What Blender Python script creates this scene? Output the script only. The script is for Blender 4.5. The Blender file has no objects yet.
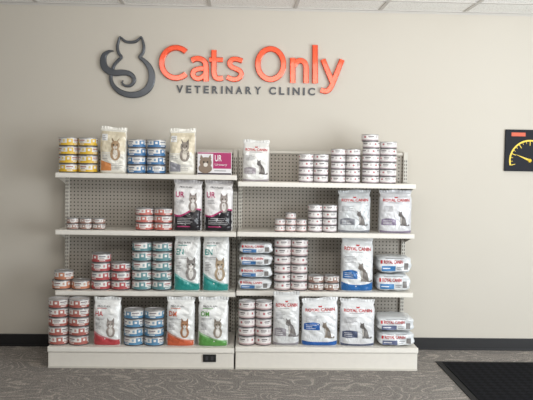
import bpy, math, random
from mathutils import Matrix, Vector
random.seed(7)
S = bpy.context.scene
COL = S.collection
try:
    S.view_settings.view_transform = 'Standard'
except Exception:
    pass
# ------------------------------------------------------------------ camera
F = 760.0
CAM = Vector((0, -5.5, 1.388))
YAW, PITCH, ROLL = math.radians(1.75), math.radians(3.15), 0.0165
R = Matrix.Rotation(-YAW, 3, 'Z') @ Matrix.Rotation(math.pi/2 - PITCH, 3, 'X') @ Matrix.Rotation(ROLL, 3, 'Z')
cd = bpy.data.cameras.new('camera'); cam = bpy.data.objects.new('camera', cd); COL.objects.link(cam)
cd.sensor_width = 36; cd.lens = F*36/533
cam.matrix_world = Matrix.Translation(CAM) @ R.to_4x4()
S.camera = cam
def ray(px, py):
    return R @ Vector(((px-266.5)/F, -(py-200)/F, -1))
def P(px, py, Y):
    d = ray(px, py); t = (Y-CAM.y)/d.y
    return CAM + d*t
def PF(px, py, Z=0.0):
    d = ray(px, py); t = (Z-CAM.z)/d.z
    return CAM + d*t
# ------------------------------------------------------------------ materials
def lin(c):
    return tuple(((x/255)/12.92 if x/255 <= .04045 else ((x/255+.055)/1.055)**2.4) for x in c) + (1,)
MC = {}
def mat(rgb, rough=.6, metal=0.0, name=None, noise=0.04, coat=0, crease=0, cs=17):
    k = (tuple(rgb), rough, metal, noise, coat, crease, cs)
    if k in MC: return MC[k]
    m = bpy.data.materials.new(name or 'paint_%d_%d_%d' % tuple(rgb)); m.use_nodes = True
    nt = m.node_tree; b = nt.nodes['Principled BSDF']
    b.inputs['Roughness'].default_value = rough; b.inputs['Metallic'].default_value = metal
    b.inputs['Coat Weight'].default_value = coat
    n = nt.nodes.new('ShaderNodeTexNoise'); n.inputs['Scale'].default_value = 30
    r = nt.nodes.new('ShaderNodeMapRange')
    r.inputs['To Min'].default_value = 1-noise; r.inputs['To Max'].default_value = 1+noise
    h = nt.nodes.new('ShaderNodeHueSaturation'); h.inputs['Color'].default_value = lin(rgb)
    tc = nt.nodes.new('ShaderNodeTexCoord')
    nt.links.new(tc.outputs['Object'], n.inputs['Vector'])
    nt.links.new(n.outputs['Fac'], r.inputs['Value']); nt.links.new(r.outputs['Result'], h.inputs['Value'])
    nt.links.new(h.outputs['Color'], b.inputs['Base Color'])
    if crease:
        # creased film: ridged noise as bump
        c = nt.nodes.new('ShaderNodeTexNoise'); c.inputs['Scale'].default_value = cs; c.inputs['Detail'].default_value = 1.5; c.inputs['Distortion'].default_value = 1.2
        s1 = nt.nodes.new('ShaderNodeMath'); s1.operation='SUBTRACT'; s1.inputs[1].default_value=.5
        s2 = nt.nodes.new('ShaderNodeMath'); s2.operation='ABSOLUTE'
        bp = nt.nodes.new('ShaderNodeBump'); bp.inputs['Strength'].default_value = crease; bp.inputs['Distance'].default_value = .03; bp.invert = True
        nt.links.new(tc.outputs['Object'], c.inputs['Vector']); nt.links.new(c.outputs['Fac'], s1.inputs[0]); nt.links.new(s1.outputs[0], s2.inputs[0])
        nt.links.new(s2.outputs[0], bp.inputs['Height']); nt.links.new(bp.outputs['Normal'], b.inputs['Normal']); nt.links.new(bp.outputs['Normal'], b.inputs['Coat Normal'])
    MC[k] = m; return m
def film(rgb): return mat(rgb, .3, .05, None, .04, .3, .32)
# ------------------------------------------------------------------ mesh builder
class MB:
    def __init__(s): s.v=[]; s.f=[]; s.m=[]; s.s=[]; s.mats=[]
    def add(s, vs, fs, m, smooth=False):
        if m not in s.mats: s.mats.append(m)
        i = s.mats.index(m); o = len(s.v); s.v += [tuple(v) for v in vs]
        for f in fs:
            s.f.append(tuple(o+k for k in f)); s.m.append(i); s.s.append(smooth)
    def box(s, x0, x1, y0, y1, z0, z1, m, b=0.0):
        if b <= 0:
            vs = [(x,y,z) for x in (x0,x1) for y in (y0,y1) for z in (z0,z1)]
            s.add(vs, [(0,1,3,2),(4,6,7,5),(0,4,5,1),(2,3,7,6),(0,2,6,4),(1,5,7,3)], m); return
        import bmesh
        bm = bmesh.new(); bmesh.ops.create_cube(bm, size=1)
        for v in bm.verts:
            v.co = ((x0+x1)/2+v.co.x*(x1-x0), (y0+y1)/2+v.co.y*(y1-y0), (z0+z1)/2+v.co.z*(z1-z0))
        bmesh.ops.bevel(bm, geom=bm.edges[:], offset=b, segments=2, profile=.6, affect='EDGES')
        bm.verts.index_update()
        s.add([v.co[:] for v in bm.verts], [[v.index for v in f.verts] for f in bm.faces], m, False); bm.free()
    def lathe(s, prof, m, n=20, cap0=False, cap1=False, c=(0,0,0)):
        vs=[]; fs=[]
        for r,z in prof:
            for k in range(n):
                a=2*math.pi*k/n; vs.append((c[0]+r*math.cos(a), c[1]+r*math.sin(a), c[2]+z))
        for j in range(len(prof)-1):
            for k in range(n):
                k2=(k+1)%n; fs.append((j*n+k, j*n+k2, (j+1)*n+k2, (j+1)*n+k))
        if cap0: fs.append(tuple(range(n))[::-1])
        if cap1: fs.append(tuple((len(prof)-1)*n+k for k in range(n)))
        s.add(vs, fs, m, True)
    def build(s, name, parent=None, loc=(0,0,0), rot=(0,0,0)):
        me = bpy.data.meshes.new(name); me.from_pydata(s.v, [], s.f)
        for mm in s.mats: me.materials.append(mm)
        me.polygons.foreach_set('material_index', s.m); me.polygons.foreach_set('use_smooth', s.s); me.update()
        o = bpy.data.objects.new(name, me); COL.objects.link(o); o.parent = parent
        o.location = loc; o.rotation_euler = rot
        return o
def empty(name, loc=(0,0,0), rz=0):
    o = bpy.data.objects.new(name, None); COL.objects.link(o); o.location = loc; o.rotation_euler = (0,0,rz); o.empty_display_size=.05
    return o
def tag(o, label, cat, group=None):
    o['label']=label; o['category']=cat
    if group: o['group']=group
    return o
def struct(o): o['kind']='structure'; return o
def copy_tree(o, parent=None):
    c = o.copy(); COL.objects.link(c); c.parent = parent
    for ch in list(o.children): copy_tree(ch, c)
    return c
# ------------------------------------------------------------------ text meshes
TX = {}
def text2d(s, bold=0.0, res=4):
    """verts (0..1,0..1), faces and aspect of a string"""
    k=(s,bold,res)
    if k in TX: return TX[k]
    cu = bpy.data.curves.new('t','FONT'); cu.body=s; cu.offset=bold; cu.resolution_u=res
    o = bpy.data.objects.new('t',cu); COL.objects.link(o)
    dg = bpy.context.evaluated_depsgraph_get(); dg.update()
    me = bpy.data.meshes.new_from_object(o.evaluated_get(dg))
    vs=[v.co[:2] for v in me.vertices]; fs=[tuple(p.vertices) for p in me.polygons]
    bpy.data.objects.remove(o); bpy.data.curves.remove(cu); bpy.data.meshes.remove(me)
    xs=[v[0] for v in vs]; ys=[v[1] for v in vs]
    x0,x1,y0,y1=min(xs),max(xs),min(ys),max(ys)
    TX[k]=([((x-x0)/(x1-x0),(y-y0)/(y1-y0)) for x,y in vs], fs, (x1-x0)/(y1-y0)); return TX[k]
def glyph3d(s, x0, x1, z0, z1, yb, yf, m, name, bold, bev=.004):
    """raised letter fitted to a rectangle of the wall"""
    cu = bpy.data.curves.new('t','FONT'); cu.body=s; cu.offset=bold; cu.resolution_u=10; cu.extrude=.03; cu.bevel_depth=bev
    o = bpy.data.objects.new('t',cu); COL.objects.link(o)
    dg = bpy.context.evaluated_depsgraph_get(); dg.update()
    me = bpy.data.meshes.new_from_object(o.evaluated_get(dg))
    bpy.data.objects.remove(o); bpy.data.curves.remove(cu)
    xs=[v.co.x for v in me.vertices]; ys=[v.co.y for v in me.vertices]; zs=[v.co.z for v in me.vertices]
    a,b,c,d,e,f=min(xs),max(xs),min(ys),max(ys),min(zs),max(zs)
    cx,cz=(x0+x1)/2,z0
    for v in me.vertices:
        x=(v.co.x-a)/(b-a)*(x1-x0)-(x1-x0)/2; z=(v.co.y-c)/(d-c)*(z1-z0); y=-(v.co.z-e)/(f-e)*(yb-yf)
        v.co=(x,y,z)
    me.materials.clear(); me.materials.append(m); me.name=name
    for p in me.polygons: p.use_smooth=False
    ob=bpy.data.objects.new(name,me); COL.objects.link(ob); ob.location=(cx,yb,cz)
    return ob
# ------------------------------------------------------------------ setting
def nodes(name):
    m=bpy.data.materials.new(name); m.use_nodes=True; return m, m.node_tree, m.node_tree.nodes['Principled BSDF']
def N(nt,t,**k):
    n=nt.nodes.new(t)
    for a,b in k.items(): setattr(n,a,b)
    return n
XL,XR=-2.9,3.4
YB=-8.0; ZC=2.465
# wall paint
wm,nt,b=nodes('wall_paint'); b.inputs['Roughness'].default_value=.7
n=N(nt,'ShaderNodeTexNoise'); n.inputs['Scale'].default_value=220; n.inputs['Detail'].default_value=3
bp=N(nt,'ShaderNodeBump'); bp.inputs['Strength'].default_value=.08; bp.inputs['Distance'].default_value=.002
tc=N(nt,'ShaderNodeTexCoord'); nt.links.new(tc.outputs['Object'],n.inputs['Vector']); nt.links.new(n.outputs['Fac'],bp.inputs['Height']); nt.links.new(bp.outputs['Normal'],b.inputs['Normal'])
n2=N(nt,'ShaderNodeTexNoise'); n2.inputs['Scale'].default_value=1.2
cr=N(nt,'ShaderNodeValToRGB'); cr.color_ramp.elements[0].color=lin((197,190,178)); cr.color_ramp.elements[1].color=lin((202,196,185))
nt.links.new(tc.outputs['Object'],n2.inputs['Vector']); nt.links.new(n2.outputs['Fac'],cr.inputs['Fac']); nt.links.new(cr.outputs['Color'],b.inputs['Base Color'])
w=MB(); w.box(XL,XR,0,.12,0,ZC+.1,wm); struct(w.build('wall_back'))
# carpet
cm,nt,b=nodes('carpet_swirl'); b.inputs['Roughness'].default_value=.95; b.inputs['Specular IOR Level'].default_value=.2
tc=N(nt,'ShaderNodeTexCoord'); mp=N(nt,'ShaderNodeMapping'); mp.inputs['Scale'].default_value=(.9,1.5,1); mp.inputs['Rotation'].default_value=(0,0,.45)
nt.links.new(tc.outputs['Object'],mp.inputs['Vector'])
n=N(nt,'ShaderNodeTexNoise'); n.inputs['Scale'].default_value=3.4; n.inputs['Detail'].default_value=.7; n.inputs['Distortion'].default_value=1.0
nt.links.new(mp.outputs['Vector'],n.inputs['Vector'])
mu=N(nt,'ShaderNodeMath',operation='MULTIPLY'); mu.inputs[1].default_value=60; nt.links.new(n.outputs['Fac'],mu.inputs[0])
si=N(nt,'ShaderNodeMath',operation='SINE'); nt.links.new(mu.outputs[0],si.inputs[0])
cr=N(nt,'ShaderNodeValToRGB'); e=cr.color_ramp.elements
e[0].position=.0; e[0].color=lin((130,125,121)); e[1].position=.99; e[1].color=lin((164,156,148))
e2=e.new(.84); e2.color=lin((136,131,126))
mr=N(nt,'ShaderNodeMapRange'); mr.inputs['From Min'].default_value=-1; nt.links.new(si.outputs[0],mr.inputs['Value']); nt.links.new(mr.outputs['Result'],cr.inputs['Fac'])
fn=N(nt,'ShaderNodeTexNoise'); fn.inputs['Scale'].default_value=110; fn.inputs['Detail'].default_value=5; nt.links.new(tc.outputs['Object'],fn.inputs['Vector'])
hs=N(nt,'ShaderNodeHueSaturation'); m2=N(nt,'ShaderNodeMapRange'); m2.inputs['From Min'].default_value=.3; m2.inputs['From Max'].default_value=.7; m2.inputs['To Min'].default_value=.5; m2.inputs['To Max'].default_value=1.5
nt.links.new(fn.outputs['Fac'],m2.inputs['Value']); nt.links.new(m2.outputs['Result'],hs.inputs['Value']); nt.links.new(cr.outputs['Color'],hs.inputs['Color']); nt.links.new(hs.outputs['Color'],b.inputs['Base Color'])
bp=N(nt,'ShaderNodeBump'); bp.inputs['Distance'].default_value=.004; nt.links.new(fn.outputs['Fac'],bp.inputs['Height']); nt.links.new(bp.outputs['Normal'],b.inputs['Normal'])
w=MB(); w.box(XL,XR,YB,.12,-.1,0,cm); struct(w.build('floor'))
# baseboard
w=MB(); bbm=mat((22,21,23),.5); w.box(XL,XR,-.012,0,0,.088,bbm,.003); w.box(XL,XR,-.02,-.012,0,.012,bbm,.002); struct(w.build('baseboard_back'))
# ceiling
tm,nt,b=nodes('ceiling_tile'); b.inputs['Roughness'].default_value=.9
n=N(nt,'ShaderNodeTexNoise'); n.inputs['Scale'].default_value=90; n.inputs['Detail'].default_value=5
tc=N(nt,'ShaderNodeTexCoord'); nt.links.new(tc.outputs['Object'],n.inputs['Vector'])
cr=N(nt,'ShaderNodeValToRGB'); cr.color_ramp.elements[0].position=.33; cr.color_ramp.elements[0].color=lin((215,212,206)); cr.color_ramp.elements[1].position=.5; cr.color_ramp.elements[1].color=lin((248,247,243))
nt.links.new(n.outputs['Fac'],cr.inputs['Fac']); nt.links.new(cr.outputs['Color'],b.inputs['Base Color'])
w=MB(); w.box(XL,XR,YB,.12,ZC,ZC+.1,tm); struct(w.build('ceiling'))
gm=mat((196,192,186),.5)
w=MB()
xg=P(380,10,0).x
k=-7
while xg+k*.6096 < XR:
    x=xg+k*.6096
    if x>XL: w.box(x-.012,x+.012,YB,-.022,ZC-.006,ZC,gm)
    k+=1
for j in range(1,13):
    y=-.33-(j-1)*.6096
    if y>YB: w.box(XL,XR,y-.012,y+.012,ZC-.0065,ZC,gm)
struct(w.build('trim_1'))
w=MB(); w.box(XL,XR,-.022,0,ZC-.008,ZC,gm); w.box(XL,XR,-.003,0,ZC-.022,ZC-.008,gm); struct(w.build('trim_2'))
# ------------------------------------------------------------------ floor mat
p0=PF(436,362); p1=PF(470,400)
mx=(p0.x+p1.x)/2; 
rub=mat((12,12,14),.8); 
mm,nt,b=nodes('mat_pile'); b.inputs['Roughness'].default_value=.95; b.inputs['Specular IOR Level'].default_value=.1
tc=N(nt,'ShaderNodeTexCoord'); mp=N(nt,'ShaderNodeMapping'); mp.inputs['Rotation'].default_value=(0,0,.785)
ck=N(nt,'ShaderNodeTexChecker'); ck.inputs['Scale'].default_value=24; ck.inputs['Color1'].default_value=lin((16,17,20)); ck.inputs['Color2'].default_value=lin((25,26,30))
nt.links.new(tc.outputs['Object'],mp.inputs['Vector']); nt.links.new(mp.outputs['Vector'],ck.inputs['Vector']); nt.links.new(ck.outputs['Color'],b.inputs['Base Color'])
bp=N(nt,'ShaderNodeBump'); bp.inputs['Distance'].default_value=.0015; nt.links.new(ck.outputs['Fac'],bp.inputs['Height']); nt.links.new(bp.outputs['Normal'],b.inputs['Normal'])
L=1.2; W=1.8
t=empty('door_mat',(mx+W/2,p0.y-L/2,0)); tag(t,'black textured entrance mat lying on the patterned carpet','mat')
w=MB(); w.box(-W/2,W/2,-L/2,L/2,0,.006,rub,.003); w.build('rubber_border',t)
w=MB(); w.box(-W/2+.04,W/2-.04,-L/2+.04,L/2-.04,.006,.011,mm,.002); w.build('mat_surface',t)
# ------------------------------------------------------------------ shelving
YS=-.375; YBASE=-.575
xl=P(55.0,260,YS).x; xm=P(236.3,260,YS).x; xr=P(414,260,YS).x
cream=mat((224,219,210),.4,0,'shelf_enamel'); cream2=mat((204,199,189),.45)
pg,nt,b=nodes('pegboard'); b.inputs['Roughness'].default_value=.6
tc=N(nt,'ShaderNodeTexCoord'); sc=N(nt,'ShaderNodeVectorMath',operation='SCALE'); sc.inputs['Scale'].default_value=1/.0254
fr=N(nt,'ShaderNodeVectorMath',operation='FRACTION'); su=N(nt,'ShaderNodeVectorMath',operation='SUBTRACT'); su.inputs[1].default_value=(.5,.5,.5)
ml=N(nt,'ShaderNodeVectorMath',operation='MULTIPLY'); ml.inputs[1].default_value=(1,0,1); ln=N(nt,'ShaderNodeVectorMath',operation='LENGTH')
nt.links.new(tc.outputs['Object'],sc.inputs[0]); nt.links.new(sc.outputs[0],fr.inputs[0]); nt.links.new(fr.outputs[0],su.inputs[0]); nt.links.new(su.outputs[0],ml.inputs[0]); nt.links.new(ml.outputs[0],ln.inputs[0])
cr=N(nt,'ShaderNodeValToRGB'); cr.color_ramp.elements[0].position=.17; cr.color_ramp.elements[0].color=lin((44,41,38)); cr.color_ramp.elements[1].position=.21; cr.color_ramp.elements[1].color=lin((166,159,149))
nt.links.new(ln.outputs['Value'],cr.inputs['Fac']); nt.links.new(cr.outputs['Color'],b.inputs['Base Color'])
slot=mat((60,56,50),.7)
def shelving(x0,x1,ys,label,topy,outlet=False):
    xc=(x0+x1)/2; t=empty('shelving_unit',(xc,0,0)); tag(t,label,'shelving unit')
    hw=(x1-x0)/2
    zt=P((55+413)/2,topy,-.08).z
    w=MB(); w.box(-hw+.02,hw-.02,-.075,-.062,.10,zt-.012,pg); w.build('back_panel',t)
    w=MB(); w.box(-hw+.03,hw-.03,-.088,-.05,zt-.02,zt,cream2,.003); w.build('top_rail',t)
    for s in (-1,1):
        xx=s*(hw-.016)
        w=MB(); w.box(xx-.015,xx+.015,-.10,-.035,.0,zt+.004,cream2,.003)
        for k in range(int((zt-.15)/.0254)):
            z=.13+k*.0254; w.box(xx-.009,xx-.004,-.1012,-.0995,z,z+.014,slot); w.box(xx+.004,xx+.009,-.1012,-.0995,z,z+.014,slot)
        w.build('upright',t)
    zs=[]
    for py in ys[:-1]:
        pxm=144 if x0<-.3 else 326
        z=P(pxm,py,YS).z; zs.append(z)
        w=MB(); w.box(-hw+.004,hw-.004,YS+.012,-.102,z-.018,z,cream,.002); sh=w.build('shelf',t)
        w=MB(); w.box(-hw+.001,hw-.001,YS-.004,YS+.012,z-.032,z+.001,cream,.003)
        w.box(-hw+.006,hw-.006,YS-.0055,YS-.004,z-.026,z-.005,mat((232,228,220),.3)); w.build('price_rail',sh)
        for s in (-1,1):
            xx=s*(hw-.006)
            w=MB(); w.add([(xx-.002,-.102,z-.018),(xx-.002,YS+.03,z-.018),(xx-.002,YS+.03,z-.03),(xx-.002,-.102,z-.085),
                           (xx+.002,-.102,z-.018),(xx+.002,YS+.03,z-.018),(xx+.002,YS+.03,z-.03),(xx+.002,-.102,z-.085)],
                          [(0,1,2,3),(7,6,5,4),(0,4,5,1),(1,5,6,2),(2,6,7,3),(3,7,4,0)],cream2); w.build('bracket',sh)
    z=P(144 if x0<-.3 else 326,ys[-1],YBASE).z; zs.append(z)
    w=MB(); w.box(-hw+.003,hw-.003,YBASE+.012,-.102,z-.02,z,cream,.002); dk=w.build('base_deck',t)
    w=MB(); w.box(-hw+.001,hw-.001,YBASE-.004,YBASE+.012,z-.034,z+.001,cream,.004)
    w.box(-hw+.006,hw-.006,YBASE-.0055,YBASE-.004,z-.027,z-.006,mat((232,228,220),.3)); w.build('price_rail',dk)
    w=MB(); w.box(-hw+.004,hw-.004,YBASE+.006,YBASE+.020,.0,z-.036,cream,.003)
    w.box(-hw+.004,hw-.004,YBASE-.002,YBASE+.006,.0,.012,cream2,.0015); kp=w.build('kick_plate',t)
    for s in (-1,1):
        xx=s*(hw-.008); w=MB(); w.box(xx-.005,xx+.005,YBASE+.021,-.101,0,z-.021,cream2,.002); w.build('base_side',t)
    if outlet:
        a=P(203,354.5,YBASE); c=P(216,362,YBASE)
        w=MB(); w.box(a.x-xc,c.x-xc,YBASE-.003,YBASE+.0055,c.z,a.z,mat((22,22,24),.4),.002)
        for q in (.3,.7):
            xx=(a.x-xc)*(1-q)+(c.x-xc)*q; w.box(xx-.008,xx+.008,YBASE-.0042,YBASE-.003,c.z+.012,a.z-.012,mat((60,60,64),.4))
        o=w.build('outlet_cover',kp); o['label']='black rectangular socket cover'
    return zs
ZL=shelving(xl,xm-.002,(174,231,291.5,347.5),'beige pegboard shelving unit at left, black socket cover on its kick plate',150,True)
ZR=shelving(xm+.002,xr,(183,233,292,347.5),'beige pegboard shelving unit at right, nearer the black floor mat',150)
# ------------------------------------------------------------------ products
steel=mat((180,179,180),.3,.6); steel2=mat((206,206,208),.3,.5); dark=mat((74,70,72),.5)
def can_proto(r,h,band,top,acc,quiet=False):
    t=empty('food_can')
    w=MB(); w.lathe([(r*.90,0),(r*.95,0),(r*.955,h*.05),(r*.93,h*.08),(r*.96,h*.11)],dark,28,cap0=True)  # dark bottom rim: shade between stacked cans put into the colour
    w.lathe([(r*.96,h*.11),(r*.975,h*.14),(r*.975,h*.88),(r*.955,h*.905),(r,h*.945),(r,h*.985),(r*.985,h),(r*.95,h),(r*.94,h*.95)],steel,28); w.build('can_body',t)
    w=MB(); rr=r*.982
    zb=.28 if quiet else .38
    w.lathe([(rr,h*.13),(rr,h*zb)],mat(band,.4),28); w.lathe([(rr,h*zb),(rr,h*.88)],mat(top,.4),28)
    def patch(a0,wd,z0,z1,m,e=1.008):
        vs=[]; n=6
        for j in range(n+1):
            a=math.radians(a0+wd*j/n-wd/2)
            for z in (h*z0,h*z1): vs.append((rr*e*math.cos(a),rr*e*math.sin(a),z))
        w.add(vs,[(2*j,2*j+2,2*j+3,2*j+1) for j in range(n)],m)
    soft=lambda c,k: tuple(int(x*(1-k)+220*k) for x in c)
    bm_=mat(soft(band,.1),.4); ac=mat(soft(acc,.15),.4); tp=mat(top,.4)
    for a0 in (-135,-15,105):
        if not quiet: patch(a0,36,.38,.86,bm_)
        patch(a0,14,.5,.74,tp if not quiet else ac,1.014)
        patch(a0+44,40,.64,.76,ac if not quiet else mat((96,88,92),.4)); patch(a0+42,30,.48,.54,mat((140,136,138),.4)); 
        if not quiet: patch(a0+44,34,.22,.30,tp,1.010)
        patch(a0+84,12,.5,.78,mat(soft(band,.45),.4))
    w.build('can_label',t)
    w=MB(); w.lathe([(r*.94,h*.95),(r*.80,h*.94),(r*.78,h*.955),(r*.3,h*.955)],steel2,24,cap1=True); ld=w.build('can_lid',t)
    w=MB(); w.box(-r*.10,r*.10,-r*.72,-r*.1,h*.956,h*.975,steel,.0008); w.lathe([(r*.2,h*.957),(r*.2,h*.98),(r*.12,h*.98),(r*.12,h*.957)],steel,12,c=(0,-r*.55,0)); w.build('pull_tab',ld)
    return t
LAY={1:['only'],2:['top','bottom'],3:['top','middle','bottom']}
ORD=['top','second','third','fourth','fifth','sixth','seventh','eighth']
for k in range(4,10): LAY[k]=ORD[:k-1]+['bottom']
POS={2:['left','right'],3:['left','middle','right'],4:['first','second','third','fourth']}
def cans(px0,px1,z,yf,ncol,layers,h,band,desc,top=(230,228,224),acc=(120,70,70),quiet=False):
    a=P(px0,260,yf+.04).x; b_=P(px1,260,yf+.04).x; d=(b_-a)/ncol; r=d/2-.0004
    src=can_proto(r,h,band,top,acc,quiet); first=True
    n=len(layers); names=LAY[n]
    for li,cols in enumerate(layers):
        for ci,c in enumerate(cols):
            t=src if first else copy_tree(src); first=False
            t.location=(a+d*(c+.5)+random.uniform(-.0003,.0003), yf+r+.004+random.uniform(0,.006), z+li*h+.0002)
            t.rotation_euler=(0,0,random.uniform(-1.2,1.2))
            pos = (POS[len(cols)][ci]+' ') if len(cols)>1 else 'single '
            tag(t,f"{pos}can, {names[n-1-li]} layer of {desc}",'can','cans of '+desc)
A3=[0,1,2]; A2=[0,1]
YI=YS+.02; YJ=YBASE+.02
def stack(px0,px1,zt,yf,ncol,layers,pytop,*a,**k):
    h=(P((px0+px1)/2,pytop,yf+.02).z-zt)/len(layers)
    cans(px0,px1,zt,yf,ncol,layers,h,*a,**k)
stack(57.5,96.5,ZL[0],YI,2,[A2]*4,137.5,(224,182,50),'the yellow banded stack, top left shelf',acc=(160,90,70))
stack(126,164.5,ZL[0],YI,2,[A2]*4,139.5,(64,114,162),'the blue banded stack between two bags, top shelf',acc=(90,100,120))
stack(66,105,ZL[1],YI,3,[A3,A3],218.5,(160,126,114),'the low brownish pile, second shelf left',acc=(130,80,80))
stack(134.5,172,ZL[1],YI,2,[A2,A2,A2],208.5,(196,108,98),'the salmon stack beside the black bags',acc=(140,84,96))
stack(51,90,ZL[2],YI,2,[A2,[.1]],271.5,(192,124,94),'the low orange banded pile, left unit',acc=(120,80,84))
stack(90.5,130.2,ZL[2],YI,2,[A2,A2,A2,[0]],254,(176,74,76),'the red banded stack, third shelf',acc=(96,92,110))
stack(131.2,171.8,ZL[2],YI,2,[A2]*5,242.5,(92,138,144),'the teal banded stack beside teal bags',acc=(158,90,92))
stack(47.3,88.5,ZL[3],YJ,2,[A2]*5,299.5,(172,96,86),'the tall reddish stack, left base deck',acc=(120,100,104))
stack(123.5,164.5,ZL[3],YJ,2,[A2]*4,310.5,(84,134,170),'the light blue stack, left base deck',acc=(110,100,112))
RC=dict(quiet=True,top=(226,221,219),acc=(172,84,90))
stack(274,306,ZR[1],YI,3,[A3,A3,[1]],213,(200,164,158),'the low pinkish pile, right unit',**RC)
stack(274.2,308,ZR[2],YI,2,[A2]*6,239.5,(188,164,164),'the tall white stack beside flat bags',**RC)
stack(308.7,340.3,ZR[2],YI,2,[A2,A2],276,(146,114,102),'the low brown pile before the cat bag',acc=(130,84,84))
stack(239.3,273,ZR[3],YJ,2,[A2]*5,301.5,(188,164,164),'the white stack, right base deck',**RC)
RW=dict(quiet=True,top=(232,229,227),acc=(168,80,88))
stack(297,326.8,ZR[0],YI,2,[A2]*4,154,(186,172,176),'the shortest of three white stacks, top shelf',**RW)
stack(329,358.4,ZR[0],YI,2,[A2]*5,149,(186,172,176),'the middle of three white stacks, top shelf',**RW)
stack(360.5,394.8,ZR[0],YI,2,[A2]*6+[[-.08]],134.5,(182,166,170),'the tallest of three white stacks, top shelf',**RW)
stack(307.2,336.3,ZR[1],YI,2,[A2]*4,205,(186,172,176),'the white stack beside a silver bag, second shelf',**RW)

# bags
def prof(v):
    pts=[(0,.80),(.04,.95),(.12,1),(.45,1),(.65,.88),(.80,.6),(.90,.27),(.94,.06),(1,.04)]
    for (a,b_),(c,d) in zip(pts,pts[1:]):
        if v<=c:
            t=(v-a)/(c-a); t=t*t*(3-2*t) if a>.1 else t; return b_+(d-b_)*t
    return .04
SIT=[(-.55,0),(-.5,.5),(-.55,.95),(-.66,1.25),(-.92,1.36),(-1.0,1.52),(-.9,1.75),(-.93,2.1),(-.7,1.92),(-.5,1.92),(-.27,2.1),(-.26,1.75),(-.2,1.5),(.12,1.25),(.42,.85),(.58,.4),(.6,.10),(.9,.08),(1.05,.25),(1.22,.14),(1.1,-.02),(.5,-.04),(-.1,0)]
BIB=[(-.5,.3),(-.53,.95),(-.6,1.22),(-.35,1.2),(-.25,.9),(-.3,.3)]
FLANK=[(-.1,.25),(-.05,.8),(.15,1.0),(.38,.7),(.45,.25)]
def inside(x,y,poly):
    c=False; n=len(poly)
    for i in range(n):
        x1,y1=poly[i]; x2,y2=poly[i-1]
        if (y1>y)!=(y2>y) and x<(x2-x1)*(y-y1)/(y2-y1)+x1: c=not c
    return c
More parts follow.
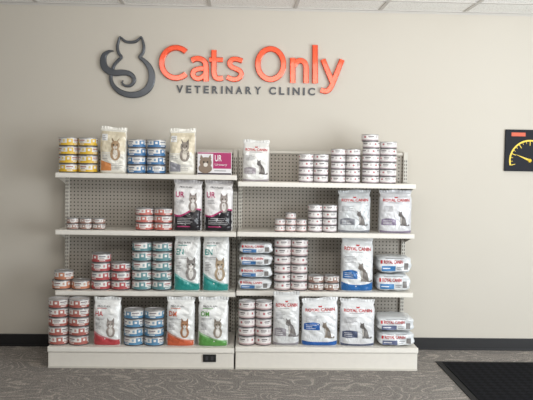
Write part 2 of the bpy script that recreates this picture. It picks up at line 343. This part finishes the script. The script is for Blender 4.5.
class Bag:
    def __init__(s,w,h,d,base,seal,seed=0):
        s.w,s.h,s.d,s.base,s.seal=w,h,d,base,seal; s.mb=MB(); s.n=3.0
        rnd=random.Random(seed); s.ph=[rnd.uniform(0,6.28) for _ in range(8)]; s.amp=rnd.uniform(1.2,1.6)
        s.tilt=rnd.uniform(-.025,.025)
        n=72; V=56; vs=[];fs=[]
        for j in range(V+1):
            v=j/V*.935
            for k in range(n): vs.append(s.pt(2*math.pi*k/n,v))
        for j in range(V):
            for k in range(n):
                k2=(k+1)%n; fs.append((j*n+k,j*n+k2,(j+1)*n+k2,(j+1)*n+k))
        fs.append(tuple(range(n))[::-1])
        s.mb.add(vs,fs,base,True)
        s.sm=MB(); vs=[];fs=[]; n=144
        for j in range(9):
            v=.93+.07*j/8
            for k in range(n):
                p=list(s.pt(2*math.pi*k/n,v)); p[1]+= (.0022*math.sin(p[0]*330)+.005*math.sin(p[0]*60+s.ph[3]))*(j/8)+.001*(j%2); p[2]+=.003*math.sin(p[0]*45+s.ph[6])*(j/8); vs.append(p)
        for j in range(8):
            for k in range(n):
                k2=(k+1)%n; fs.append((j*n+k,j*n+k2,(j+1)*n+k2,(j+1)*n+k))
        fs.append(tuple(8*n+k for k in range(n)))
        s.sm.add(vs,fs,seal,True)
    def hw(s,v):
        return s.w/2*(.99-.02*math.sin(math.pi*min(1,v/.93))-.06*math.exp(-((v-.88)/.05)**2)) * (1-.05*math.exp(-v*40))
    def hd(s,v): return s.d/2*prof(v)
    def wr(s,x,z):
        p=s.ph; a=s.amp
        return a*(.0024*math.sin(z*46+x*18+p[0])*math.sin(x*40+p[1])+.002*math.sin(z*24-x*60+p[2])+.0020*abs(math.sin(z*70+x*45+p[4]))+.0014*abs(math.sin(z*38-x*90+p[6]))+.0034*math.sin(x*34+p[5])*max(0,z/s.h-.55)*2)
    def kk(s,v): return (min(1,max(0,(.93-v)/.1)) if v>.8 else 1)*min(1,v*8)
    def pt(s,a,v):
        c,si=math.cos(a),math.sin(a); e=2/s.n
        x=s.hw(v)*math.copysign(abs(c)**e,c); y=s.hd(v)*math.copysign(abs(si)**e,si); z=v*s.h
        y+= (s.wr(x,z)*s.kk(v))*(-1 if y<0 else 1)
        z+= s.tilt*x*(v**2)*3
        return (x,y,z)
    def fp(s,u,v,e):
        x=u*s.hw(v); z=v*s.h; q=min(.999,abs(u)); y=-s.hd(v)*(1-q**s.n)**(1/s.n)
        return (x,y-s.wr(x,z)*s.kk(v)-e,z+s.tilt*x*(v**2)*3)
    def patch(s,u0,u1,lo,hi,m,e=.0012,nx=24,nz=16):
        lo_=lo if callable(lo) else (lambda u:lo); hi_=hi if callable(hi) else (lambda u:hi)
        vs=[]
        for i in range(nx+1):
            u=u0+(u1-u0)*i/nx
            for j in range(nz+1):
                vs.append(s.fp(u,lo_(u)+(hi_(u)-lo_(u))*j/nz,e))
        fs=[(i*(nz+1)+j,(i+1)*(nz+1)+j,(i+1)*(nz+1)+j+1,i*(nz+1)+j+1) for i in range(nx) for j in range(nz)]
        s.mb.add(vs,fs,m,True)
    def text(s,t,u0,u1,v0,v1,m,bold=.0,e=.0030):
        vs,fs,_=text2d(t,bold,3)
        s.mb.add([s.fp(u0+(u1-u0)*a,v0+(v1-v0)*b_,e) for a,b_ in vs],fs,m)
    def ell(s,uc,vc,ru,rv,m,e=.0022,n=20):
        o=[s.fp(uc+ru*rr*math.cos(2*math.pi*k/n),vc+rv*rr*math.sin(2*math.pi*k/n),e) for rr in (1,.5) for k in range(n)]
        fs=[(k,(k+1)%n,n+(k+1)%n,n+k) for k in range(n)]+[tuple(range(n,2*n))]
        s.mb.add(o,fs,m)
    def poly(s,pts,m,e=.0024): s.mb.add([s.fp(u,v,e) for u,v in pts],[tuple(range(len(pts)))],m)
    def shape(s,poly,uc,v0,ru,rv,m,e=.0022,f=1,n=40):
        """a picture silhouette as small cells that follow the creased film"""
        xs=[p[0] for p in poly]; ys=[p[1] for p in poly]; x0,x1,y0,y1=min(xs),max(xs),min(ys),max(ys)
        vs=[];fs=[]
        for i in range(n):
            for j in range(n):
                xa=x0+(x1-x0)*i/n; xb=x0+(x1-x0)*(i+1)/n; ya=y0+(y1-y0)*j/n; yb=y0+(y1-y0)*(j+1)/n
                if inside((xa+xb)/2,(ya+yb)/2,poly):
                    o=len(vs)
                    for x,y in ((xa,ya),(xb,ya),(xb,yb),(xa,yb)):
                        vs.append(s.fp(max(-.96,min(.96,uc+f*ru*x)),v0+rv*y,e))
                    fs.append((o,o+1,o+2,o+3) if f>0 else (o+3,o+2,o+1,o))
        s.mb.add(vs,fs,m,True)
    def lines(s,u0,u1,v0,n,m,dv=.025,seed=1,t=.008):
        r=random.Random(seed)
        for k in range(n):
            s.patch(u0,u0+(u1-u0)*r.uniform(.6,1),v0-k*dv,v0-k*dv+t,m,.0026,6,1)
    def cat(s,uc,v0,sz,m,m2,f=1):
        rv=sz; ru=sz*(s.h/s.w*2)*.5*1.5
        s.shape(SIT,uc,v0,ru,rv,m,.0024,f); s.shape(BIB,uc,v0,ru,rv,m2,.0030,f,16); s.shape(FLANK,uc,v0,ru,rv,mat((124,119,115),.5),.0030,f,14)
    def face(s,uc,vc,sz,m,m2,m3=None):
        """close-up cat: shoulders, head, ears, eyes, muzzle"""
        rv=sz; ru=sz*(s.h/s.w*2)*.5*1.6; m3=m3 or m
        s.ell(uc,vc-rv*1.5,ru*1.15,rv*1.2,m); s.ell(uc,vc,ru,rv*.85,m,.0028)
        for q in (-1,1):
            s.poly([(uc+q*ru*.95,vc+rv*.3),(uc+q*ru*.25,vc+rv*.75),(uc+q*ru*.85,vc+rv*1.4)][::q],m3,.0030)
            s.ell(uc+q*ru*.42,vc+rv*.12,ru*.17,rv*.14,mat((50,50,34),.3),.0038,10)
        s.ell(uc,vc-rv*.34,ru*.46,rv*.32,m2,.0034); s.ell(uc,vc-rv*.16,ru*.12,rv*.08,mat((130,84,80),.4),.0040,10); s.ell(uc,vc-rv*1.5,ru*.55,rv*.9,m2,.0032)
    def finish(s,px0,px1,z,yf,label,group=None):
        a=P(px0,260,yf).x; b_=P(px1,260,yf).x
        t=empty('food_bag',((a+b_)/2,yf+s.d/2+.012,z))
        tag(t,label,'bag',group)
        s.mb.build('bag_body',t); s.sm.build('top_seal',t)
        return t
def dims(px0,px1,py,yf,z):
    a=P(px0,260,yf); b_=P(px1,260,yf); return b_.x-a.x-.003, P((px0+px1)/2,py,yf+.06).z-z
INK=lambda: mat((128,126,130),.5)
def hills(px0,px1,py,z,label,accent,sd,fur):
    w,h=dims(px0,px1,py,YI,z); g=Bag(w,h,.10,film((230,227,217)),film((234,231,222)),sd)
    g.patch(-.94,.94,.46,.90,film((216,205,180))); g.patch(-.94,.94,.42,lambda u:.46+.03*math.sin(u*3),film((226,219,202)))
    g.patch(-.9,-.1,.06,lambda u:.20-.09*u,film(accent),.0018)
    g.face(.2,.60,.12,mat(fur,.5),mat((220,212,200),.5),mat(tuple(int(q*.85) for q in fur),.5))
    g.patch(-.86,-.4,.70,.84,mat((236,236,234),.4),.0018); g.lines(-.8,-.46,.80,3,mat((80,82,104),.5),.04,sd)
    g.lines(-.1,.8,.2,4,INK(),.035,sd); g.lines(-.8,-.3,.38,3,INK(),.035,sd+6)
    g.finish(px0,px1,z,YI,label)
hills(98,125.5,127,ZL[0],'beige and white bag with orange corner between yellow and blue can stacks',(210,138,82),1,(166,138,106))
hills(167,194.5,128.5,ZL[0],'beige and white bag with grey corner beside the magenta box',(144,144,152),2,(142,133,124))
def urbag(px0,px1,py,z,label,sd):
    w,h=dims(px0,px1,py,YI,z); g=Bag(w,h,.11,film((234,232,232)),film((206,203,205)),sd)
    wv=lambda u:.35+.07*math.sin(u*2.4)
    g.patch(-.97,.97,.008,wv,film((30,27,33)))
    g.patch(-.97,.97,wv,lambda u:wv(u)+.035,film((176,48,106)),.0016)
    g.text('UR',-.84,-.24,.66,.77,mat((180,44,106),.4),.014)
    g.face(.38,.63,.095,mat((146,135,129),.5),mat((222,217,213),.5),mat((116,106,103),.5)); 
    g.lines(-.78,-.1,.60,3,INK(),.026,sd); g.text('PRO PLAN',-.6,.3,.845,.875,mat((60,60,66),.4))
    g.lines(-.7,.7,.25,4,mat((200,198,200),.4),.035,sd+1); g.patch(-.7,.2,.08,.10,mat((184,60,112),.4),.0024)
    g.finish(px0,px1,z,YI,label)
urbag(172,201.5,180,ZL[1],'black and white bag with magenta wave, left of the pair beside salmon cans',3)
urbag(203,232.5,180.5,ZL[1],'black and white bag with magenta wave, right of the pair beside salmon cans',4)
def pbag(px0,px1,py,z,yf,txt,colr,label,sd,cat=(150,144,140)):
    w,h=dims(px0,px1,py,yf,z); g=Bag(w,h,.11,film((230,231,230)),film((216,218,218)),sd)
    c=mat(colr,.35); c1=film(colr); c2=film(tuple(int(q+(230-q)*.45) for q in colr))
    wv=lambda u:.12+.16*((1-u)/2)**2
    g.patch(-.97,.97,.012,wv,c1)
    g.patch(-.97,.97,wv,lambda u:wv(u)+.028*(1-u*.6),c2,.0018)
    g.text(txt,-.82,-.26,.625,.725,c,.016); g.lines(-.8,.1,.58,2,INK(),.026,sd)
    g.text('PRO PLAN',-.7,.25,.805,.84,mat((80,80,84),.4)); g.patch(-.7,.0,.775,.787,c,.002)
    g.face(.32,.45,.10,mat(cat,.5),mat((222,218,213),.5),mat(tuple(int(q*.82) for q in cat),.5))
    g.lines(-.82,-.35,.49,6,INK(),.027,sd+2)
    g.finish(px0,px1,z,yf,label)
pbag(173,200.5,232,ZL[2],YI,'EN',(40,144,138),'white bag with teal lettering next to the teal can stack',5,cat=(144,139,136))
pbag(202,229.5,232.5,ZL[2],YI,'EN',(40,144,138),'white bag with teal lettering at the third shelf right end, left unit',6,cat=(170,150,124))
pbag(92,120.5,297,ZL[3],YJ,'HA',(186,68,74),'white bag with red lettering between reddish and light blue cans',7,cat=(154,144,138))
pbag(166,195.5,297,ZL[3],YJ,'DM',(202,98,64),'white bag with orange red lettering beside the green lettered bag',8,cat=(170,124,92))
pbag(198,229.5,297,ZL[3],YJ,'OM',(92,154,76),'white bag with green lettering at the left base deck right end',9,cat=(150,140,128))
def rcbag(px0,px1,py,z,yf,colr,label,sd,base=(216,218,220),cat=(108,103,101),lower=.34,band=.05):
    w,h=dims(px0,px1,py,yf,z); g=Bag(w,h,.12,film(base),film(tuple(c-12 for c in base)),sd)
    red=mat((188,34,42),.4); c=film(colr)
    g.text('ROYAL CANIN',-.82,.82,.735,.80,red,.018)
    g.poly([(-.08,.815),(.08,.815),(.12,.845),(.0,.838),(-.12,.845)],red,.002)
    g.lines(-.5,.6,.705,1,INK(),.02,sd)
    g.patch(-.97,.97,.012,lambda u:band+.05*u*u*(1 if band>.1 else .4),c,.0016)
    g.patch(-.9,-.02,lambda u:lower-.15,lambda u:lower+.03*math.cos((u+.45)*3.4)-.02,c,.0018)
    g.lines(-.8,-.2,lower-.05,3,mat((236,236,236),.4),.035,sd)
    g.cat(.43,.18,.165,mat(cat,.5),mat((176,171,166),.5))
    g.lines(-.8,-.05,.62,5,INK(),.026,sd+4)
    return g.finish(px0,px1,z,yf,label)
rcbag(241,268.5,140,ZR[0],YI,(166,158,164),'white bag with dark cat standing alone at the top shelf left end',10,base=(228,227,224),cat=(88,82,80))
rcbag(337.5,371,190,ZR[1],YI,(126,128,136),'silver bag beside the cans on the second shelf',11,base=(202,205,207))
rcbag(379,412.5,190,ZR[1],YI,(136,124,146),'silver white bag with a muted purple panel at the second shelf right end',12,base=(212,212,215))
rcbag(341.5,375,235.5,ZR[2],YI,(36,102,166),'tall white bag with blue panel on the third shelf, right unit',13,band=.12,cat=(118,110,103),lower=.38,base=(222,224,225))
rcbag(274,301.5,292,ZR[3],YJ,(150,146,152),'narrow grey white bag beside the white cans, right base deck',14,base=(214,215,215))
rcbag(303,340.5,298,ZR[3],YJ,(28,90,164),'broad white bag with bright blue panel on the right base deck',15,lower=.5,band=.09,cat=(126,116,104),base=(222,224,226))
rcbag(342,378,299,ZR[3],YJ,(78,86,112),'white bag with slate panel beside the flat bags, right base deck',16,base=(218,219,221),cat=(96,92,90))
# lying bags
def lying(px0,px1,zs,pytop,n,yf,colr,labels,group,base=(218,221,223)):
    a=P(px0,280,yf).x; b_=P(px1,280,yf).x; w_=b_-a-.004; L_=.26 if yf==YI else .36
    th=(P((px0+px1)/2,pytop,yf).z-zs)/n
    for q in range(n):
        rnd=random.Random(q*7+int(px0)); ph=rnd.uniform(0,6); ph2=rnd.uniform(0,6)
        t=empty('food_bag',((a+b_)/2+rnd.uniform(-.005,.005),yf+L_/2+.018,zs+q*th),rnd.uniform(-.045,.045))
        tag(t,labels[q],'bag',group)
        K=96; V=26; n_=4.6; hh_=th/2*.996
        def P3(a_,v,e=0):
            s_=1 if v>.10 else .84+.16*math.sin(v/.10*math.pi/2)
            if v>.6: s_=1-(v-.6)/.4*.72
            wv=w_/2*(1 if v>.08 else .965+.035*math.sin(v/.08*math.pi/2))
            c,si=math.cos(a_),math.sin(a_); ex=2/n_
            x=wv*math.copysign(abs(c)**ex,c); z=hh_*s_*math.copysign(abs(si)**ex,si)
            z*= 1-.08*abs(math.sin(x*26+ph+v*4))-.05*abs(math.sin(x*71+ph2))
            x+= .004*math.sin(z*120+ph2)*(1 if x>0 else -1)-.004*(1 if x>0 else -1)
            return (x,-L_/2+v*L_*.93,z+hh_)
        g=MB(); vs=[];fs=[]
        for j in range(V+1):
            for k in range(K): vs.append(P3(2*math.pi*k/K,j/V))
        for j in range(V):
            for k in range(K): fs.append((j*K+k,j*K+(k+1)%K,(j+1)*K+(k+1)%K,(j+1)*K+k))
        m_=film(base)
        o=len(vs); prev=0
        def front(x,z):
            u=x/(w_/2); v=(z-hh_)/hh_
            return -L_/2-.011*max(0,1-u**4)*max(0,1-v**4)-.003*math.sin(x*48+z*70+ph)-.002*math.sin(x*20-z*130+ph2)-.003*abs(math.sin(x*70-z*60+ph2))
        for ri,rr in enumerate((.94,.8,.65,.5,.35,.2)):
            for k in range(K):
                x,y,z=vs[k]; x*=rr; z=hh_+(z-hh_)*rr; vs.append((x,front(x,z),z))
            b0=o+ri*K
            for k in range(K): fs.append((b0+k,b0+(k+1)%K,prev+(k+1)%K,prev+k))
            prev=b0
        fs.append(tuple(prev+k for k in range(K))[::-1])
        g.add(vs,fs,m_,True)
        def rect(u0,u1,v0,v1,m,e=.0):
            r_=[]; nx=16; nz=5
            for i in range(nx+1):
                for j in range(nz+1):
                    x=w_/2*(u0+(u1-u0)*i/nx); z=th*(v0+(v1-v0)*j/nz); r_.append((x,front(x,z)-.0026-e,z))
            g.add(r_,[(i*(nz+1)+j,(i+1)*(nz+1)+j,(i+1)*(nz+1)+j+1,i*(nz+1)+j+1) for i in range(nx) for j in range(nz)],m,True)
        rect(-.80,.0,.16,.44,mat(colr,.4)); rect(.5,.74,.24,.60,mat((124,120,118),.5)); rect(-.74,-.3,.28,.33,mat((232,232,232),.4),.0008)
        rect(.08,.42,.36,.40,INK()); rect(.08,.36,.26,.30,INK()); rect(-.6,.5,.84,.87,INK()); rect(-.86,-.76,.56,.76,mat((188,34,42),.4))
        tv,tf,_=text2d('ROYAL CANIN',.018,3)
        g.add([(w_/2*(-.68+1.1*x),front(w_/2*(-.68+1.1*x),th*(.56+.2*y))-.0032,th*(.56+.2*y)) for x,y in tv],tf,mat((188,34,42),.4))
        g.build('bag_body',t)
        g=MB(); vs=[]
        for i in range(25):
            x=-w_/2+w_*i/24; zz=th*.15+.002*math.sin(i*.8+ph); vs+= [(x,L_/2-.075*L_,zz-.0015),(x,L_/2-.075*L_,zz+.0015),(x,L_/2-.004,zz-.001),(x,L_/2-.004,zz+.001)]
        fs=[]
        for i in range(24):
            o=i*4; fs+=[(o,o+2,o+6,o+4),(o+1,o+5,o+7,o+3),(o+2,o+3,o+7,o+6),(o,o+4,o+5,o+1)]
        g.add(vs,fs,mat((210,212,214),.4)); g.build('top_seal',t)
lying(238,272.5,ZR[2],242.5,4,YI,(60,112,166),[f'{k} of four white bags lying flat left of the tall white cans' for k in ('bottom','third from top','second from top','topmost')],'four flat stacked bags on the third shelf')
lying(377,412,ZR[2],256,2,YI,(60,122,178),['lower plump flat bag with blue print, third shelf right end','upper plump flat bag with blue print, third shelf right end'],'two flat bags at the third shelf right end')
lying(379.5,417,ZR[3],317.5,2,YJ,(90,98,130),['lower flat white bag at the right end of the right base deck','upper flat white bag at the right end of the right base deck'],'two flat bags on the base deck')
# magenta box
a=P(197,200,YI); b_=P(231,200,YI); hz=P(214,152,YI).z-ZL[0]; w_=b_.x-a.x
t=empty('food_box',((a.x+b_.x)/2,YI+.065,ZL[0])); tag(t,'magenta and white box with a cat picture at the top shelf right end, left unit','box')
g=MB(); g.box(-w_/2,w_/2,-.06,.06,0,hz*.985,mat((228,226,228),.4),.002)
y0=-.0607
def rect(u0,u1,v0,v1,m,e=0): g.add([(w_*(u0-.5),y0-e,hz*v0),(w_*(u1-.5),y0-e,hz*v0),(w_*(u1-.5),y0-e,hz*v1),(w_*(u0-.5),y0-e,hz*v1)],[(0,1,2,3)],m)
def disc(u,v,r,m,e,sx=1):
    g.add([(w_*(u-.5)+r*sx*math.cos(k*.314),y0-e,hz*v+r*math.sin(k*.314)) for k in range(20)],[tuple(range(20))],m)
mag=mat((170,40,100),.35); fur=mat((134,116,100),.5)
rect(.46,.99,.28,.97,mag); rect(.01,.99,.02,.09,mat((60,50,60),.4)); rect(.01,.46,.92,.97,mag)
disc(.23,.28,.032,fur,.0008,1.45); disc(.24,.54,.036,fur,.0012,1.15)
for s in (-1,1):
    cx=w_*(.24-.5)+s*.025; g.add([(cx-.014,y0-.0014,hz*.68),(cx+.014,y0-.0014,hz*.68),(cx+s*.007,y0-.0014,hz*.89)],[(0,1,2)],fur); disc(.24+s*.055,.56,.006,mat((40,38,30),.4),.0018)
disc(.24,.44,.014,mat((220,214,206),.4),.0016); 
tv,tf,_=text2d('UR',.01,4); g.add([(w_*(.51+.2*x-.5),y0-.001,hz*(.6+.27*y)) for x,y in tv],tf,mat((238,238,238),.4))
tv,tf,_=text2d('Urinary',.0,4); g.add([(w_*(.51+.36*x-.5),y0-.001,hz*(.38+.12*y)) for x,y in tv],tf,mat((238,238,238),.4))
rect(.5,.84,.17,.20,mat((110,110,112),.4))
g.build('box_body',t)
g=MB(); g.box(-w_/2+.002,w_/2-.002,-.058,.002,hz*.985-.0002,hz*.985+.001,mat((170,40,100),.4)); g.build('box_flap',t)
# ------------------------------------------------------------------ sign letters
org=mat((212,70,30),.26,.45,'orange_letter',.02,.5); gry=mat((62,64,68),.35,.3,'grey_letter',.02); met=mat((84,87,92),.3,.5,'grey_metal',.02)
def wallbox(px0,px1,pt,pb):
    c=(px0+px1)/2; x0=P(px0,(pt+pb)/2,0).x; x1=P(px1,(pt+pb)/2,0).x
    return x0,x1,P(c,pb,0).z,P(c,pt,0).z
def catmull(pts,n=10,closed=False):
    out=[]
    if closed:
        b_=pts[:-1]; m=len(b_); idx=range(m); g_=lambda i:b_[i%m]
        segs=[(g_(i-1),g_(i),g_(i+1),g_(i+2)) for i in idx]
    else:
        q=[pts[0]]+pts+[pts[-1]]; segs=[(q[i-1],q[i],q[i+1],q[i+2]) for i in range(1,len(q)-2)]
    for p0,p1,p2,p3 in segs:
        for k in range(n):
            t=k/n; out.append(tuple(.5*((2*p1[j])+(-p0[j]+p2[j])*t+(2*p0[j]-5*p1[j]+4*p2[j]-p3[j])*t*t+(-p0[j]+3*p1[j]-3*p2[j]+p3[j])*t**3) for j in range(3)))
    out.append(tuple(pts[-1])); return out
def stroke(lg,o0,pts,dep,m,smooth=True,closed=False,ch=.005):
    """ribbon of metal on the wall following a centre line, rounded front edges"""
    c=catmull(pts,10,closed) if smooth else pts
    if closed: c=c[:-1]
    vs=[];n=len(c)
    for i,(x,y,w_) in enumerate(c):
        xa,ya,_=c[(i-1)%n if closed else max(0,i-1)]; xb,yb,_=c[(i+1)%n if closed else min(n-1,i+1)]; dx,dy=xb-xa,yb-ya; l=math.hypot(dx,dy) or 1; nx,ny=-dy/l,dx/l
        cp=min(ch/.0072,w_*.3)
        for off,dd in ((w_/2,0),(w_/2,dep-ch),(w_/2-cp*.3,dep-ch*.35),(w_/2-cp,dep),(-w_/2+cp,dep),(-w_/2+cp*.3,dep-ch*.35),(-w_/2,dep-ch),(-w_/2,0)):
            p=P(x+nx*off,y+ny*off,0); vs.append((p.x-o0.x,-dd,p.z-o0.z))
    fs=[]
    for i in range(n if closed else n-1):
        o=i*8; q=((i+1)%n)*8
        for k in range(7): fs.append((o+k,o+k+1,q+k+1,q+k))
    if not closed: fs+=[tuple(range(8))[::-1],tuple(8*(n-1)+k for k in range(8))]
    lg.add(vs,fs,m)
def arc(cx,cy,rx,ry,a0,a1,w,n=40):
    return [(cx+rx*math.cos(math.radians(a0+(a1-a0)*k/n)),cy-ry*math.sin(math.radians(a0+(a1-a0)*k/n)),w) for k in range(n+1)]
W6=5.7
def L(*p,w=W6): return [(x,y,w) for x,y in p]
LET=[
 ('C',[(arc(176.3,63.2,14.4,15.1,47,313,W6),False,False)]),
 ('a',[(L((191.8,60.9),(196,59.1),(201,59.4),(204.9,62.3),(206.1,67),(206.1,74),(206.1,81.6)),True,False),
       (L((206,68.8),(199,69.2),(194.1,71.2),(193.0,75),(195.8,78.5),(200.5,78.5),(205.4,74.8),w=5.2),True,False)]),
 ('t',[(L((214,50.5),(214,56),(214,66),(214,73),(215.6,77.5),(219,79.0),(223,78.3),w=5.5),True,False),(L((209.3,60.0),(223,60.2),w=4.9),False,False)]),
 ('s',[(L((242.3,61.3),(237,59.6),(232,60.1),(229.6,63.5),(231.3,67),(236,69.2),(240.1,71.5),(241.1,75.2),(238.3,78.8),(233.2,79.6),(227,77.5),w=5.2),True,False)]),
 ('O',[(arc(270.5,64.5,12.8,15.2,0,360,W6,48),False,True)]),
 ('n',[(L((292.5,58.3),(292.5,83.2)),False,False),(L((293.4,66.5),(296,62.5),(300.2,60.9),(304.1,62.7),(305.8,67.5),(305.8,74),(305.8,83.4)),True,False)]),
 ('l',[(L((314.8,45.5),(314.8,83.6)),False,False)]),
 ('y',[(L((322.6,59.8),(332.3,83.4),w=5.5),False,False),(L((341.7,60),(336.1,74),(331.9,84.5),(329.2,89.2),(325.6,91.4),(320.4,90.2),w=5.4),True,False)])]
for ch,sts in LET:
    xs=[p[0] for s_ in sts for p in s_[0]]; ys=[p[1] for s_ in sts for p in s_[0]]
    o0=P((min(xs)+max(xs))/2,max(ys),0); g=MB()
    for i,(pts,sm,cl) in enumerate(sts): stroke(g,o0,pts,.026-.0006*i,org,sm,cl)
    o=g.build('sign_letter',None,(o0.x,0,o0.z))
    tag(o,f'large raised orange letter {ch} on the wall above the shelving','letter','large orange sign letters')
def srow(word,x0,x1,c0,c1):
    wd={'I':.26,'C':1.0,'V':1.0,'E':.78,'T':.9,'R':.9,'N':1.0,'A':1.0,'Y':.95,'L':.74}
    gap=.46; tot=sum(wd[c] for c in word)+gap*(len(word)-1); u=(x1-x0)/tot; x=x0
    cnt={}
    ordn=['first','second','third']
    for c in word:
        q=wd[c]*u; yy=c0+(c1-c0)*(x-x0)/(x1-x0)
        r=wallbox(x,x+q,yy-3.8,yy+3.8)
        o=glyph3d(c,*r,0,-.008,gry,'sign_letter',.03,.002)
        cnt[c]=cnt.get(c,0)+1; mult=word.count(c)>1
        tag(o,f'small grey letter {c}'+(f', {ordn[cnt[c]-1]} {c}' if mult else '')+f' in the word {word}','letter','small grey sign letters')
        x+=q+gap*u
srow('VETERINARY',176.5,261,89.2,90.7); srow('CLINIC',269,315,90.9,91.8)
# cat logo as one outline of tapering strokes
lg=MB(); o0=P(128,97,0)
stroke(lg,o0,[(111.8,74,3.0),(114.2,66,3.0),(118.2,61,3.0),(121.6,57.4,2.9),(118.9,53,2.8),(117.8,47.5,2.6),(118.6,42.5,2.3),(120.2,37.6,1.7),(121.9,38.4,1.9),(125.8,41.7,2.6),(131,42.6,2.7),(136.2,41.7,2.6),(140.1,38.4,1.9),(141.8,37.6,1.7),(143.4,42.5,2.4),(144.2,47.5,2.8),(143.1,53,3.0),(140.4,57.4,3.4),(144.6,61,4.2),(149.6,67,5.4),(152.0,74.5,6.4),(151.2,83,7.0),(147,90,7.0),(139.5,94.2,6.6),(130,95,6.0),(121,92.2,5.2),(114.4,86.6,4.2),(111.4,80,3.4),(111.8,74,3.0)],.0255,met,True,True)
stroke(lg,o0,[(114,51.2,.8),(109.4,51.8,2.6),(105,55.2,4.8),(103.6,60.6,6.2),(105,67,6.8),(109.6,71.4,6.8),(116,73.2,6.4),(123,72.8,5.8),(129.6,73.8,5.0),(133.8,77.4,4.2),(134.2,82,3.4),(130.6,85.8,2.8),(125.4,85.8,2.2),(122.6,83,1.5),(123.6,80.6,.8)],.028,met)
o=lg.build('wall_logo',None,(o0.x,0,o0.z)); tag(o,'grey metal outline of a seated cat mounted left of the orange letters','logo')
# ------------------------------------------------------------------ dial sign right edge
a=P(505,129.5,0); b2=P(505,171,0); sd=a.z-b2.z; x0=a.x
t=empty('dial_sign',(x0+sd/2,0,b2.z)); tag(t,'square black dial sign with yellow marks on the wall at right','sign')
blk=mat((10,13,26),.75); yel=mat((232,200,60),.5)
g=MB(); g.box(-sd/2,sd/2,-.02,0,0,sd,blk,.005); cx,cz=sd*.10,sd*.26
def quad(pts,m,y=-.0206): g.add([(x,y,z) for x,z in pts],[(0,1,2,3)],m)
def pol(r,a_): return (cx+r*math.cos(a_),cz+r*math.sin(a_))
for k in range(24):
    a0=math.pi*(1.08-1.16*k/24); a1=math.pi*(1.08-1.16*(k+1)/24)
    if abs(cx+sd*.5*math.cos((a0+a1)/2))>sd*.485: continue
    quad([pol(sd*.46,a0),pol(sd*.46,a1),pol(sd*.50,a1),pol(sd*.50,a0)],yel)
for k in range(19):
    a0=math.pi*(1.08-1.16*k/18); d=.020 if k%3==0 else .011; L0=.36 if k%3==0 else .41
    if abs(cx+sd*.47*math.cos(a0))>sd*.485: continue
    quad([pol(sd*L0,a0-d),pol(sd*.465,a0-d),pol(sd*.465,a0+d),pol(sd*L0,a0+d)],yel,-.0208)
g.box(-sd*.36,-sd*.02,-.0212,-.02,sd*.84,sd*.93,mat((206,84,46),.5)); g.build('dial_plate',t)
g=MB(); g.add([(cx-sd*.36,-.024,cz+sd*.15),(cx+sd*.0,-.024,cz-sd*.025),(cx+sd*.02,-.024,cz+sd*.028)],[(0,1,2)],yel)
g.lathe([(sd*.045,0),(sd*.045,.002)],yel,16,cap1=True)
n0=len(g.v)-32
for i in range(n0,len(g.v)):
    x,y,z=g.v[i]; g.v[i]=(cx+x,-.024-z,cz+y)
g.build('dial_pointer',t)
# ------------------------------------------------------------------ light
wd=bpy.data.worlds.new('world'); S.world=wd; wd.use_nodes=True
wd.node_tree.nodes['Background'].inputs['Color'].default_value=(1,.985,.95,1); wd.node_tree.nodes['Background'].inputs['Strength'].default_value=.27
def area(name,loc,target,sx,sy,e,col):
    l=bpy.data.lights.new(name,'AREA'); l.shape='RECTANGLE'; l.size=sx; l.size_y=sy; l.energy=e; l.color=col
    o=bpy.data.objects.new(name,l); COL.objects.link(o); o.location=loc
    o.rotation_euler=(Vector(target)-Vector(loc)).to_track_quat('-Z','Y').to_euler(); return o
area('window_light',(3.3,-3.2,1.1),(1.2,0,1.0),2.0,1.8,112,(.90,.96,1))
area('overhead_fill_light',(.1,-3.2,2.42),(.2,-.5,.7),2.4,1.0,48,(1,.97,.92))  # added fill from above, not a lit ceiling fixture
area('low_fill_light',(1.4,-6.0,.8),(.9,0,1.8),2.6,1.0,28,(1,.99,.97))  # added low fill tilted up to reach ceiling and wall, no window there
area('ceiling_fill_light',(.8,-1.6,1.95),(.8,-.9,2.46),3.0,.6,8,(1,1,1))  # added unseen uplight that brightens the ceiling strip, in place of bounced light
